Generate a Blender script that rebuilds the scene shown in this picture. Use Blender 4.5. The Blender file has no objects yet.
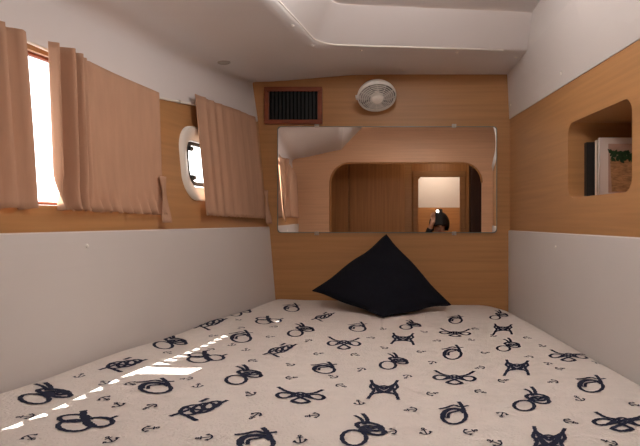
import bpy, bmesh, math, random
from mathutils import Vector, Matrix

random.seed(7)
C = bpy.context.scene.collection
SC = bpy.context.scene
F = 600.0            # focal length in pixels
PX, PY = 410.0, 221.0   # principal point of the (cropped) photograph
ZC = 1.62            # lens height above the cabin sole
D = 3.0              # distance to the head wall

# ------------------------------------------------------------------ camera, sky, lights
cam_d = bpy.data.cameras.new('camera'); cam = bpy.data.objects.new('camera', cam_d); C.objects.link(cam)
cam.location = (0, 0, ZC); cam.rotation_euler = (math.pi / 2, 0, 0)
cam_d.sensor_width = 36; cam_d.lens = 36 * F / 640
cam_d.shift_x = -(PX - 320) / 640; cam_d.shift_y = (PY - 223) / 640
cam_d.clip_start = 0.01
SC.camera = cam

w = bpy.data.worlds.new('sky'); SC.world = w; w.use_nodes = True
bg = w.node_tree.nodes['Background']; bg.inputs[0].default_value = (1.0, 0.98, 0.97, 1); bg.inputs[1].default_value = 5.0

sd = bpy.data.lights.new('sun', 'SUN'); sd.energy = 26; sd.angle = 0.006; sd.color = (1, 0.95, 0.88)
so = bpy.data.objects.new('sun', sd); C.objects.link(so)
so.rotation_euler = Vector((0.52, 0.10, -1)).to_track_quat('-Z', 'Y').to_euler()
so.location = (-3, 1, 5)

def area(name, loc, direction, sx, sy, e, col):
    l = bpy.data.lights.new(name, 'AREA'); l.shape = 'RECTANGLE'; l.size = sx; l.size_y = sy; l.energy = e; l.color = col
    o = bpy.data.objects.new(name, l); C.objects.link(o); o.location = loc
    o.rotation_euler = Vector(direction).to_track_quat('-Z', 'Y').to_euler(); return o
def point(name, loc, e, col, r=0.05):
    l = bpy.data.lights.new(name, 'POINT'); l.energy = e; l.color = col; l.shadow_soft_size = r
    o = bpy.data.objects.new(name, l); C.objects.link(o); o.location = loc; return o

area('added_hatch_fill', (0.08, 0.75, ZC + 0.86), (0, 0.0, -1), 0.5, 0.5, 5, (1.0, 0.96, 0.94))  # added fill light under an invented hatch, lights bed and cabin
point('added_cabin_fill', (-0.04, 1.72, ZC + 0.80), 9, (1.0, 0.95, 0.92), 0.06)  # added fill light, brightens the recess face from out of view
point('added_passage_fill', (0.35, -1.95, ZC + 0.80), 16, (1.0, 0.86, 0.70), 0.05)  # added fill light, brightens the room beyond the inner doorway

point('added_vestibule_fill', (.36, -.72, ZC + 0.74), 2.6, (1.0, 0.84, 0.66), 0.05)  # added fill light, brightens the passage reflected in the mirror
SC.view_settings.view_transform = 'Standard'; SC.view_settings.look = 'None'
SC.view_settings.gamma = 1; SC.view_settings.use_curve_mapping = False
SC.view_settings.exposure = 0.0

# ------------------------------------------------------------------ materials
def srgb(r, g, b):
    f = lambda c: (c / 255 / 12.92) if c / 255 <= .04045 else ((c / 255 + .055) / 1.055) ** 2.4
    return (f(r), f(g), f(b), 1)

def mat(name, col, rough=0.5, metal=0.0, spec=0.5, var=0.06, scale=6.0, stretch=(1, 1, 1), bump=0.0, bscale=200.0, detail=4, emit=0, trans=0.0, bdist=.002):
    m = bpy.data.materials.new(name); m.use_nodes = True
    nt = m.node_tree; n = nt.nodes; L = nt.links; p = n['Principled BSDF']
    p.inputs['Roughness'].default_value = rough; p.inputs['Metallic'].default_value = metal
    p.inputs['Specular IOR Level'].default_value = spec
    tc = n.new('ShaderNodeTexCoord'); mp = n.new('ShaderNodeMapping'); mp.inputs['Scale'].default_value = stretch
    L.new(tc.outputs['Object'], mp.inputs['Vector'])
    no = n.new('ShaderNodeTexNoise'); no.inputs['Scale'].default_value = scale; no.inputs['Detail'].default_value = detail
    L.new(mp.outputs[0], no.inputs['Vector'])
    r = n.new('ShaderNodeValToRGB')
    r.color_ramp.elements[0].position = 0.3; r.color_ramp.elements[1].position = 0.7
    a = [max(0, c * (1 - var)) for c in col[:3]] + [1]; b = [min(1, c * (1 + var)) for c in col[:3]] + [1]
    r.color_ramp.elements[0].color = a; r.color_ramp.elements[1].color = b
    L.new(no.outputs['Fac'], r.inputs['Fac']); L.new(r.outputs['Color'], p.inputs['Base Color'])
    if bump:
        nb = n.new('ShaderNodeTexNoise'); nb.inputs['Scale'].default_value = bscale; nb.inputs['Detail'].default_value = 3
        L.new(tc.outputs['Object'], nb.inputs['Vector'])
        bp = n.new('ShaderNodeBump'); bp.inputs['Strength'].default_value = bump; bp.inputs['Distance'].default_value = bdist
        L.new(nb.outputs['Fac'], bp.inputs['Height']); L.new(bp.outputs[0], p.inputs['Normal'])
    if emit:
        p.inputs['Emission Color'].default_value = col; p.inputs['Emission Strength'].default_value = emit
    if trans:
        tr = n.new('ShaderNodeBsdfTranslucent'); L.new(r.outputs['Color'], tr.inputs['Color'])
        mx = n.new('ShaderNodeMixShader'); mx.inputs[0].default_value = trans
        L.new(p.outputs[0], mx.inputs[1]); L.new(tr.outputs[0], mx.inputs[2]); L.new(mx.outputs[0], n['Material Output'].inputs['Surface'])
    return m

def glass_mat(name):
    m = bpy.data.materials.new(name); m.use_nodes = True; nt = m.node_tree; n = nt.nodes; n.remove(n['Principled BSDF'])
    t = n.new('ShaderNodeBsdfTransparent'); t.inputs[0].default_value = (.96, .98, .98, 1)
    g = n.new('ShaderNodeBsdfGlossy'); g.inputs['Roughness'].default_value = 0.02
    mx = n.new('ShaderNodeMixShader'); mx.inputs[0].default_value = 0.06
    nt.links.new(t.outputs[0], mx.inputs[1]); nt.links.new(g.outputs[0], mx.inputs[2])
    nt.links.new(mx.outputs[0], n['Material Output'].inputs['Surface']); return m

M = {}
M['wood'] = mat('light_wood_laminate', srgb(178, 130, 84), 0.42, var=0.10, scale=3.0, stretch=(0.7, 0.7, 22), spec=0.35, detail=6)
M['wood_v'] = mat('upright_grain_wood', srgb(190, 134, 82), 0.4, var=0.12, scale=3.0, stretch=(18, 18, 0.6), spec=0.35)
M['wood_red'] = mat('reddish_stained_wood', srgb(128, 62, 32), 0.45, var=0.12, scale=4, stretch=(2, 2, 14))
M['gap_dark'] = mat('dark_gap_tone', srgb(58, 30, 18), 0.5, var=0.15, scale=4, stretch=(12, 12, 1))  # dark tone painted in for an unlit opening
M['white'] = mat('off_white_laminate', srgb(214, 207, 203), 0.5, var=0.015, scale=5, spec=0.3)
M['ceil'] = mat('white_moulded_liner', srgb(222, 216, 214), 0.45, var=0.015, scale=3, spec=0.35)
M['plastic'] = mat('white_plastic', srgb(228, 222, 212), 0.35, var=0.02)
M['fanwhite'] = mat('white_fan_plastic', srgb(244, 238, 230), 0.35, var=0.01)
M['greyplastic'] = mat('pale_grey_plastic', srgb(176, 168, 160), 0.4, var=0.03)
M['black'] = mat('black_plastic', srgb(11, 11, 11), 0.5, var=0.1)
M['rubber'] = mat('dark_rubber_seal', srgb(42, 44, 44), 0.6, var=0.1)
M['metal'] = mat('brushed_metal', srgb(190, 184, 176), 0.3, metal=0.9, var=0.05)
M['mirror'] = mat('mirror_silver', srgb(238, 234, 230), 0.0, metal=1.0, var=0.0)
M['edge'] = mat('mirror_edge_glass', srgb(120, 128, 120), 0.2, var=0.05)
M['curtain'] = mat('beige_curtain_cloth', srgb(196, 156, 130), 0.9, var=0.05, scale=40, stretch=(1, 1, .2), bump=0.25, bscale=700, trans=0.10, spec=0.1)
M['quilt'] = mat('white_quilted_cotton', srgb(226, 217, 210), 0.9, var=0.03, scale=30, bump=0.8, bscale=150, spec=0.15, bdist=.005)
M['navy'] = mat('navy_print_ink', srgb(44, 48, 66), 0.9, var=0.15, scale=160, spec=0.1)
M['mattress'] = mat('cream_mattress_ticking', srgb(205, 196, 180), 0.9, bump=0.3)
M['cushion'] = mat('dark_navy_cotton', srgb(24, 25, 33), 0.95, var=0.15, scale=60, bump=0.4, bscale=600, spec=0.12)
M['floor'] = mat('teak_sole', srgb(110, 70, 42), 0.4, var=0.15, scale=3, stretch=(14, 1, 1))
M['glass'] = glass_mat('window_glass')
M['acrylic'] = mat('frosted_acrylic', srgb(225, 225, 222), 0.6, var=0.02)
M['bookwhite'] = mat('glossy_white_card', srgb(222, 206, 196), 0.35, var=0.03)
M['bookpink'] = mat('faded_photo_print', srgb(186, 150, 132), 0.4, var=0.08, scale=30)
M['wicker'] = mat('printed_wicker', srgb(172, 128, 88), 0.5, var=0.35, scale=60, stretch=(1, 1, 3))
M['leaf'] = mat('printed_green_leaves', srgb(38, 62, 34), 0.5, var=0.4, scale=90)
M['pages'] = mat('book_pages', srgb(206, 192, 172), 0.8, var=0.08, scale=40, stretch=(1, 20, 1))
M['skin'] = mat('skin', srgb(196, 148, 120), 0.55, var=0.05)
M['hair'] = mat('dark_brown_hair', srgb(24, 18, 15), 0.5, var=0.3, scale=60, stretch=(1, 1, .1))
M['jacket'] = mat('black_knit', srgb(20, 20, 23), 0.9, var=0.15, scale=50, bump=.3)
M['jeans'] = mat('dark_denim', srgb(36, 42, 58), 0.9, var=0.2, scale=80, bump=.3)
M['eye'] = mat('eye', srgb(40, 28, 20), 0.2)
M['flash'] = mat('phone_flash', (1, .95, .85, 1), 0.3, emit=14)
M['fill_glow'] = mat('added_lamp_glow', (1, .86, .7, 1), 0.4, emit=3)  # glow of the added, unseen lamp fittings

# ------------------------------------------------------------------ helpers
def link(name, me, m, parent=None, smooth=False):
    o = bpy.data.objects.new(name, me); C.objects.link(o)
    for mm in (m if isinstance(m, (list, tuple)) else [m]): me.materials.append(mm)
    if smooth:
        for p in me.polygons: p.use_smooth = True
    if parent: o.parent = parent; o.matrix_parent_inverse = parent.matrix_world.inverted() if False else Matrix.Translation(-parent.location)
    return o
class MB:
    def __init__(s): s.v = []; s.f = []; s.mi = []
    def add(s, vs, fs, mi=0):
        b = len(s.v); s.v += [tuple(v) for v in vs]
        for f in fs: s.f.append(tuple(b + i for i in f)); s.mi.append(mi)
    def box(s, c, sz, rot=None, mi=0):
        x, y, z = (a / 2 for a in sz); vs = [Vector((i * x, j * y, k * z)) for i in (-1, 1) for j in (-1, 1) for k in (-1, 1)]
        if rot: vs = [rot @ v for v in vs]
        s.add([v + Vector(c) for v in vs], [(0, 1, 3, 2), (4, 6, 7, 5), (0, 4, 5, 1), (2, 3, 7, 6), (0, 2, 6, 4), (1, 5, 7, 3)], mi)
    def grid(s, rows, mi=0, closed=False):
        n = len(rows[0]); vs = [p for r in rows for p in r]; fs = []
        for i in range(len(rows) - 1):
            for j in range(n if closed else n - 1):
                k = (j + 1) % n; fs.append((i * n + j, i * n + k, (i + 1) * n + k, (i + 1) * n + j))
        s.add(vs, fs, mi)
    def tube(s, pts, r, n=8, closed=False, mi=0):
        pts = [Vector(p) for p in pts]; m = len(pts); rows = []; up = None
        for i, p in enumerate(pts):
            a = pts[(i - 1) % m] if (closed or i) else p; b = pts[(i + 1) % m] if (closed or i < m - 1) else p
            t = (b - a).normalized()
            if up is None: up = t.orthogonal().normalized()
            up = (up - t * up.dot(t)).normalized(); q = t.cross(up)
            rr = r[i] if isinstance(r, (list, tuple)) else r
            rows.append([p + (up * math.cos(2 * math.pi * k / n) + q * math.sin(2 * math.pi * k / n)) * rr for k in range(n)])
        if closed: rows.append(rows[0])
        s.grid(rows, mi, True)
        if not closed:
            b = len(s.v); s.v += [tuple(v) for v in rows[0]]; s.f.append(tuple(range(b + n - 1, b - 1, -1))); s.mi.append(mi)
            b = len(s.v); s.v += [tuple(v) for v in rows[-1]]; s.f.append(tuple(range(b, b + n))); s.mi.append(mi)
    def lathe(s, prof, mat4, n=32, mi=0):      # prof: (radius, height) along local z
        rows = [[mat4 @ Vector((r * math.cos(2 * math.pi * k / n), r * math.sin(2 * math.pi * k / n), h)) for k in range(n)] for r, h in prof]
        s.grid(rows, mi, True)
    def build(s, name, m, parent=None, smooth=False, weld=True, bevel=0.0, bseg=2):
        me = bpy.data.meshes.new(name); me.from_pydata(s.v, [], s.f); 
        for p, i in zip(me.polygons, s.mi): p.material_index = i
        if weld:
            bm = bmesh.new(); bm.from_mesh(me); bmesh.ops.remove_doubles(bm, verts=bm.verts, dist=1e-5)
            bmesh.ops.recalc_face_normals(bm, faces=bm.faces); bm.to_mesh(me); bm.free()
        o = link(name, me, m, parent, smooth)
        if bevel:
            b = o.modifiers.new('bevel', 'BEVEL'); b.width = bevel; b.segments = bseg; b.limit_method = 'ANGLE'
        return o

def tag(o, label, cat, group=None):
    o['label'] = label; o['category'] = cat
    if group: o['group'] = group
    return o
def thing(name, loc, label, cat, group=None):
    o = bpy.data.objects.new(name, None); C.objects.link(o); o.location = loc; o.empty_display_size = .05
    return tag(o, label, cat, group)
def structure(o): o['kind'] = 'structure'; return o

def lerp(a, b, t): return a + (b - a) * t
def interp(x, tab):
    if x <= tab[0][0]: return tab[0][1]
    for (a, b), (c, d) in zip(tab, tab[1:]):
        if x <= c: return lerp(b, d, (x - a) / (c - a))
    return tab[-1][1]
def ease(t): t = max(0, min(1, t)); return t * t * (3 - 2 * t)

# heights below are measured from the lens (z = ZC + h)
KL = 0.137
def XL(y, h): return interp(h, [(-1.62, -.60), (-.40, -.68), (-.04, -.71), (.51, -.76), (.70, -.79), (1.0, -.82)]) - lerp(.157, KL, ease((h + .4) / .4)) * (D - y)
def XR(y, h):
    x0 = interp(h, [(-1.62, .50), (.51, .50), (.73, .49), (.86, .467), (1.1, .45)])
    k = interp(h, [(-1.62, .11), (.51, .11), (.73, .045), (.86, .06), (1.1, .06)])
    b = max(0, 1.9 - y)
    return x0 + k * (D - y) + b * (.22 - k) * ease((h - .51) / .2) if h > .511 else x0 + k * (D - y)
def PL(y, h, off=0): return Vector((XL(y, h) + off, y, ZC + h))     # a point on the left wall
def PR(y, h, off=0): return Vector((XR(y, h) + off, y, ZC + h))
def rail_h(y): return interp(y, [(-.12, .452), (1.5, .452), (2.06, .430), (2.35, .458), (2.6, .485), (3.0, .500)])

def rrect(w, h, r, n=8):        # rounded rectangle loop, counter-clockwise
    out = []
    for cx, cy, a0 in ((w / 2 - r, h / 2 - r, 0), (-w / 2 + r, h / 2 - r, 90), (-w / 2 + r, -h / 2 + r, 180), (w / 2 - r, -h / 2 + r, 270)):
        for i in range(n + 1):
            a = math.radians(a0 + 90 * i / n); out.append((cx + r * math.cos(a), cy + r * math.sin(a)))
    return out
def panel_hole(mb, rect, loops, mp, mi=0):
    """rect (u0,u1,v0(u),v1(u)) with one rounded hole; loop in (u,v); mp(u,v)->point"""
    u0, u1, v0, v1 = rect; loop = loops
    cu = sum(p[0] for p in loop) / len(loop); cv = sum(p[1] for p in loop) / len(loop)
    n = len(loop) // 4
    hw = max(p[0] for p in loop) - cu; hh = max(p[1] for p in loop) - cv
    outer = []
    for side in range(4):
        for i in range(n):
            t = i / (n - 1)
            # each corner arc maps to an L of the outer rectangle
            u_m, v_m = cu, cv
            if side == 0: p = (u1, lerp(v_m, 1e9, 0) + 0) ; q = [(u1, 'm'), (u1, 'T'), ('m', 'T')]
            if side == 1: q = [('m', 'T'), (u0, 'T'), (u0, 'm')]
            if side == 2: q = [(u0, 'm'), (u0, 'B'), ('m', 'B')]
            if side == 3: q = [('m', 'B'), (u1, 'B'), (u1, 'm')]
            def res(c):
                u = cu if c[0] == 'm' else c[0]
                v = cv if c[1] == 'm' else (v1(u) if c[1] == 'T' else v0(u))
                return (u, v)
            a, b, c = map(res, q)
            p = (lerp(a[0], b[0], t * 2), lerp(a[1], b[1], t * 2)) if t <= .5 else (lerp(b[0], c[0], t * 2 - 1), lerp(b[1], c[1], t * 2 - 1))
            if t > .5 and side in (0, 2): p = (p[0], v1(p[0]) if side == 0 else v0(p[0]))
            if t <= .5 and side in (1, 3): p = (p[0], v1(p[0]) if side == 1 else v0(p[0]))
            outer.append(p)
    rows = []
    for k in range(7):
        t = k / 6; rows.append([mp(lerp(a[0], b[0], t), lerp(a[1], b[1], t)) for a, b in zip(outer, loop)])
    mb.grid(rows, mi, True)

# ------------------------------------------------------------------ the setting
Y0 = -.12
# left wall: lower white panel with a little ledge, wood band with two window openings
mb = MB(); ys = [Y0 + (D - Y0) * i / 24 for i in range(25)]
LEDGE = .008
mb.grid([[PL(y, h, LEDGE) for y in ys] for h in (-1.62, -.8, -.4, -.36, -.32, -.27, -.22, -.17, -.12, -.08, -.055, -.032)], 0)
mb.grid([[PL(y, -.032, LEDGE) for y in ys], [PL(y, -.028, LEDGE - .003) for y in ys], [PL(y, -.028, 0) for y in ys]], 0)
WIN = (1.10, .236, 1.86, .392)       # centre y, centre h, width, height
POR = (2.42, .2205, .44, .285)
wl = [(WIN[0] + u, WIN[1] + v) for u, v in rrect(WIN[2], WIN[3], .05)]
pl = [(POR[0] + u, POR[1] + v) for u, v in rrect(POR[2] - .05, POR[3] - .05, .06)]
panel_hole(mb, (Y0, 2.10, lambda u: -.03, rail_h), wl, PL, 1)
panel_hole(mb, (2.10, D, lambda u: -.03, rail_h), pl, PL, 1)
mb.grid([[PL(u, v) for u, v in wl], [PL(u, v, -.024) for u, v in wl]], 1, True)
mb.grid([[PL(u, v) for u, v in pl], [PL(u, v, -.028) for u, v in pl]], 0, True)
structure(mb.build('wall_left', [M['white'], M['wood']]))

# right wall with the niche opening
NY0, NY1, NH0, NH1 = 1.729, 2.223, .085, .359
nl = [((NY0 + NY1) / 2 + u, (NH0 + NH1) / 2 + v) for u, v in rrect(NY1 - NY0, NH1 - NH0, .045)]
mb = MB()
mb.grid([[PR(y, h, -LEDGE) for y in ys] for h in (-1.62, -.8, -.4, -.2, -.05)], 0)
mb.grid([[PR(y, -.05, -LEDGE) for y in ys], [PR(y, -.046, -LEDGE + .003) for y in ys], [PR(y, -.046, 0) for y in ys]], 0)
mb.grid([[PR(y, h) for y in ys] for h in (-.046, .51)] and [[PR(y, -.046) for y in ys if y <= 1.55] + [PR(1.55, -.046)], [PR(y, .51) for y in ys if y <= 1.55] + [PR(1.55, .51)]], 1)
panel_hole(mb, (1.55, 2.45, lambda u: -.046, lambda u: .51), nl, PR, 1)
mb.grid([[PR(2.45, -.046), PR(D, -.046)], [PR(2.45, .51), PR(D, .51)]], 1)
hs = [.51, .56, .62, .68, .73, .78, .82, .86, .92, 1.0]
mb.grid([[PR(y, h, -.004) for y in ys] for h in hs], 0)
mb.grid([[PR(y, .51, 0) for y in ys], [PR(y, .51, -.004) for y in ys]], 0)
structure(mb.build('wall_right', [M['white'], M['wood']]))
# lining of the niche, set into the wall
ND = .30
mb = MB(); n = len(nl)
bl = [((NY0 + NY1) / 2 + u, (NH0 + NH1) / 2 + v) for u, v in rrect(NY1 - NY0 + .0, NH1 - NH0, .02)]
mb.grid([[PR(u, v) for u, v in nl], [PR(u, v, .012) for u, v in nl], [PR(u, v, ND) for u, v in bl]], 0, True)
b = len(mb.v); mb.v += [tuple(PR(u, v, ND)) for u, v in bl]; mb.f.append(tuple(range(b, b + n))); mb.mi.append(0)
structure(mb.build('trim_1', M['wood']))

# head wall
mb = MB(); mb.box((-.145, D + .02, ZC - .26), (1.37, .04, 2.75))
structure(mb.build('wall_back', M['wood']))

# ceiling with the raised recess
def zl(y): return interp(y, [(0, .635), (2.2, .637), (3.0, .695)])
def zflat(x, y):
    a = XL(y, zl(y)); return lerp(zl(y), .733, ease((x - a) / .62))
path = []       # recess edge, from right wall along the back, round the corner and forward on the left
path += [(XR(2.585, .73) - .002, 2.585), (.40, 2.572), (.2, 2.55), (.0, 2.53), (-.15, 2.515), (-.25, 2.505)]
cx, cy, r = -.27, 2.38, .122
for i in range(1, 9):
    a = math.radians(90 + 82 * i / 8); path.append((cx + r * math.cos(a), cy + r * math.sin(a)))
for y in (2.2, 2.0, 1.7, 1.3, .9, .5, .1, Y0): path.append((-.40 - (2.3 - y) * .122, y))
def zup(y): return .85 + (2.4 - y) * .047
rows = []
nb = 6
mb = MB()
outer = []; fil = []
for i, (x, y) in enumerate(path):
    if i < nb: outer.append(Vector((lerp(x, -.79, (i / (nb - 1)) ** 2 * .35), D, 0))); fil.append(None)
    elif i < nb + 8:
        t = (i - nb + 1) / 8.0
        if t <= .5: p = Vector((lerp(outer[nb - 1].x, -.79, t / .5), D, 0))
        else: yy = lerp(D, 2.30, (t - .5) / .5); p = Vector((XL(yy, zl(yy)), yy, 0))
        outer.append(p)
    else: outer.append(Vector((XL(y, zl(y)), y, 0)))
outer[0].x = XR(D, .73) - .001
NR = 10
for k in range(NR + 1):
    t = k / NR; row = []
    for (x, y), o in zip(path, outer):
        X = lerp(o.x, x, t); Y = lerp(o.y, y, t); row.append(Vector((X, Y, ZC + zflat(X, Y))))
    rows.append(row)
# soft lip, slanted side and the raised top
inner = []
for i, (x, y) in enumerate(path):
    if i == 0: inner.append((XR(y - .14, .86) - .002, y - .14))
    elif i < nb: inner.append((max(x + .02 * (i / nb), x), y - .14))
    elif i < nb + 8:
        t = (i - nb + 1) / 8; a = math.radians(90 + 82 * t)
        inner.append((-.245 + .065 * math.cos(a), 2.30 + .065 * math.sin(a)))
    else: inner.append((x + .103 + (2.3 - y) * .05, min(y, 2.25)))
def bez(a, b, c, t): return a * (1 - t) ** 2 + b * 2 * t * (1 - t) + c * t * t
side = []
for (x, y), (u, v) in zip(path, inner):
    e = Vector((x, y, ZC + .733)); s_ = Vector((u, v, ZC + zup(v)))
    side.append((e, s_))
rows[-1] = [lerp(rows[-1][i], rows[-2][i], .12) for i in range(len(path))]
for t in (.33, .66, 1): rows.append([bez(rows[NR][i], e, lerp(e, s_, .09), t) for i, (e, s_) in enumerate(side)])
for t in (.3, .55, .8, .9): rows.append([lerp(e, s_, t) for e, s_ in side])
top = [Vector((s_.x, s_.y, s_.z)) for e, s_ in side]
rows.append([s_.copy() for e, s_ in side])
mb.grid(rows, 0)
# raised top: strips from the inner edge to the right wall
last = rows[-1]
tr = []
tr.append(last)
tr.append([Vector((XR(min(p.y, last[0].y), .9) + .02 if i >= nb else p.x, min(p.y, 2.43) if i >= nb else p.y - .0, ZC + zup(p.y))) for i, p in enumerate(last)])
# fan the back points forward so the strips do not fold
fan = []
ylist = [lerp(last[nb].y, Y0, j / (len(path) - 1)) for j in range(len(path))]
mb2rows = []
Lx = lambda y: interp(-y, [(-p.y, p.x) for p in last[nb:]])
yy = [last[nb].y + .0] + [2.3, 2.2, 2.0, 1.6, 1.2, .8, .4, .1, Y0]
mb.add(last[:nb + 1], [tuple(range(nb + 1))]) if False else None
grid2 = []
ytop = last[0].y
for j, t in enumerate([0, .02, .06, .1, .2, .35, .5, .65, .8, .92, 1]):
    y = lerp(ytop, Y0, t); xl_ = Lx(min(y, last[nb].y)) if y < last[nb].y else last[nb].x
    grid2.append([Vector((lerp(xl_ - .03, XR(y, zup(y)) + .01, k / 12), y + (0.01 if j == 0 else 0), ZC + zup(y) + .002)) for k in range(13)])
mb.grid(grid2, 0)
# left cove: from the rail up to the crease
cove = []
cy_ = [Y0 + (D - Y0) * i / 20 for i in range(21)]
prof = []
def covepts(y):
    h = zl(y); a = PL(y, rail_h(y), -.001); q = interp(y, [(2.0, 1), (3.0, .2)]); b = PL(y, h - .055 * q); c = Vector((XL(y, h), y, ZC + h)); d = Vector((c.x + .075 * q, y, ZC + zflat(c.x + .075 * q, y) - .0005))
    return [a, lerp(a, b, .5), b] + [bez(b, c, d, t) for t in (.2, .4, .6, .8, 1)]
cv = [covepts(y) for y in cy_]
mb.grid([[cv[j][i] for j in range(21)] for i in range(8)], 0)
structure(mb.build('ceiling', M['ceil'], smooth=True))
mb = MB(); mb.tube([Vector((x, y, ZC + .7335)) for x, y in path[1:]], .0038, 8); structure(mb.build('trim_3', M['fanwhite'], smooth=True))
# outer deck, closes the shell above the recess
mb = MB(); mb.box((.1, 1.40, ZC + 1.09), (1.7, 3.0, .04)); structure(mb.build('ceiling_deck', M['ceil']))

# foot bulkhead with the wide round-cornered opening (seen in the mirror)
OX0, OX1, OT, OR_ = -.81, .73, .59, .20
prof = [(-1.35, -1.62), (OX0, -1.62)]
for i in range(9): a = math.radians(180 - 90 * i / 8); prof.append((OX0 + OR_ + OR_ * math.cos(a), OT - OR_ + OR_ * math.sin(a)))
for i in range(9): a = math.radians(90 - 90 * i / 8); prof.append((OX1 - OR_ + OR_ * math.cos(a), OT - OR_ + OR_ * math.sin(a)))
prof += [(OX1, -1.62), (1.15, -1.62), (1.15, 1.09), (-1.35, 1.09)]
def prism_y(mb, prof, y0, y1):
    n = len(prof); vs = [(x, y0, ZC + h) for x, h in prof] + [(x, y1, ZC + h) for x, h in prof]
    mb.add(vs, [tuple(range(n)), tuple(range(2 * n - 1, n - 1, -1))] + [(i, (i + 1) % n, n + (i + 1) % n, n + i) for i in range(n)])
mb = MB(); prism_y(mb, prof, Y0 - .03, Y0); structure(mb.build('wall_front', mat('pinkish_wood_laminate', srgb(230, 182, 144), .45, var=.06, scale=3, stretch=(.7, .7, 22))))
mb = MB(); mb.tube([(x, Y0 + .002, ZC + h) for x, h in prof[1:20]], .010, 6); structure(mb.build('trim_2', M['wood_v'], smooth=True))
# floor and the passage behind
mb = MB(); mb.box((-.1, .24, -.02), (2.56, 5.5, .04)); structure(mb.build('floor', M['floor']))
DY = -1.25
mb = MB()
DX0, DX1, DT = .10, .60, .53
dp = [(-1.35, -1.62), (DX0, -1.62), (DX0, DT - .03), (DX0 + .03, DT), (DX1, DT), (DX1, -1.62), (1.15, -1.62), (1.15, 1.09), (-1.35, 1.09)]
prism_y(mb, dp, DY - .03, DY); structure(mb.build('wall_passage', M['wood_v']))
mb = MB()
for xx in (-1.36, 1.16): mb.box((xx, -1.35, ZC - .26), (.03, 2.5, 2.72))
structure(mb.build('wall_passage_side', M['wood']))
mb = MB(); mb.box((-.1, -1.35, ZC + .90), (2.5, 2.45, .03)); structure(mb.build('ceiling_passage', M['ceil']))
mb = MB(); mb.box((-.1, -2.5, ZC - .715), (2.5, .03, 1.81), mi=1); mb.box((-.1, -2.5, ZC + .55), (2.5, .03, .72), mi=0)
structure(mb.build('wall_far', [M['white'], M['wood']]))
# door casing and boards of the passage
mb = MB()
for x in (DX0 - .035, DX1 + .035): mb.box((x, DY + .012, ZC - .546), (.06, .02, 2.148))
mb.box(((DX0 + DX1) / 2, DY + .012, ZC + DT + .035), (DX1 - DX0 + .14, .02, .07))
structure(mb.build('door_1', M['wood'], bevel=.004))

# ------------------------------------------------------------------ windows
def wring(loop_o, loop_i, mp, o0, o1, o2, name, m, parent=None):
    mb = MB(); mb.grid([[mp(u, v, -.01) for u, v in loop_o], [mp(u, v, o1) for u, v in loop_o], [mp(u, v, o1 + .003) for u, v in [(lerp(a[0], b[0], .15), lerp(a[1], b[1], .15)) for a, b in zip(loop_o, loop_i)]],
             [mp(u, v, o2) for u, v in [(lerp(a[0], b[0], .8), lerp(a[1], b[1], .8)) for a, b in zip(loop_o, loop_i)]], [mp(u, v, o0) for u, v in loop_i]], 0, True)
    return mb.build(name, m, parent, smooth=True)
def loop(cy_, ch, w_, h_, r_): return [(cy_ + u, ch + v) for u, v in rrect(w_, h_, r_)]
# long hull window: slim pale frame at the outer edge of the reveal, pane behind
w1 = wring(loop(WIN[0], WIN[1], WIN[2] - .002, WIN[3] - .002, .05), loop(WIN[0], WIN[1], WIN[2] - .02, WIN[3] - .02, .045), PL, -.024, -.014, -.014, 'window_1', M['wood_red'])
structure(w1)
def pane(lp, off, name, parent):
    mb = MB(); n_ = len(lp); mb.v = [tuple(PL(u, v, off)) for u, v in lp]; mb.f = [tuple(range(n_))]; mb.mi = [0]
    return mb.build(name, M['glass'], parent)
pane(loop(WIN[0], WIN[1], WIN[2] - .016, WIN[3] - .016, .045), -.021, 'window_pane', w1)
# round-cornered portlight with white surround, dark seal and pane
w2 = wring(loop(POR[0], POR[1], POR[2], POR[3], .10), loop(POR[0], POR[1], POR[2] - .115, POR[3] - .115, .06), PL, -.022, .012, .004, 'window_2', M['plastic'])
structure(w2)
sl = loop(POR[0], POR[1], POR[2] - .13, POR[3] - .13, .05)
mb = MB(); mb.tube([PL(u, v, -.008) for u, v in sl], .0085, 8, closed=True); mb.build('window_seal', M['rubber'], w2, smooth=True)
pane(loop(POR[0], POR[1], POR[2] - .10, POR[3] - .10, .06), -.020, 'window_pane', w2)
mb = MB()
for v in (-.055, .055):
    p = PL(POR[0] - .14, POR[1] + v, -.002); mb.tube([p + Vector((.004, -.012, 0)), p + Vector((.006, .012, 0))], .010, 10)
mb.build('window_catch', M['rubber'], w2, bevel=.003)

# ------------------------------------------------------------------ bed
def bx0(y): return XL(y, -.50) + LEDGE + .004
def bx1(y): return XR(y, -.44) - LEDGE - .006
BY0, BY1 = .36, D - .012
def bed_h(x, y):
    base = -.386 - .034 * (x + .7) / 1.2
    dl, dr, db, df = x - bx0(y), bx1(y) - x, BY1 - y, y - BY0
    f = lambda d, w_, a: a * max(0, 1 - d / w_) ** 2
    z = base - f(dl, .03, .008) - f(dr, .10, .032) - f(db, .04, .003) - f(df, .08, .05)
    z -= .03 * max(0, 1 - math.hypot(max(0, dr), max(0, db)) / .16) ** 2
    z += .0035 * math.sin(x * 7 + y * 3.1) * math.sin(y * 5.2 - x * 2) + .002 * math.sin(x * 17 + y * 9)
    return z
def on_bed(px, py):
    h = -.40
    for _ in range(12):
        y = h * F / (PY - py); x = (px - PX) / F * y; yc = min(max(y, BY0), BY1); h = bed_h(min(max(x, bx0(yc)), bx1(yc)), yc)
    return x, y
def P_bed(x, y, up=0): return Vector((x, y, ZC + bed_h(x, y) + up))

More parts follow.
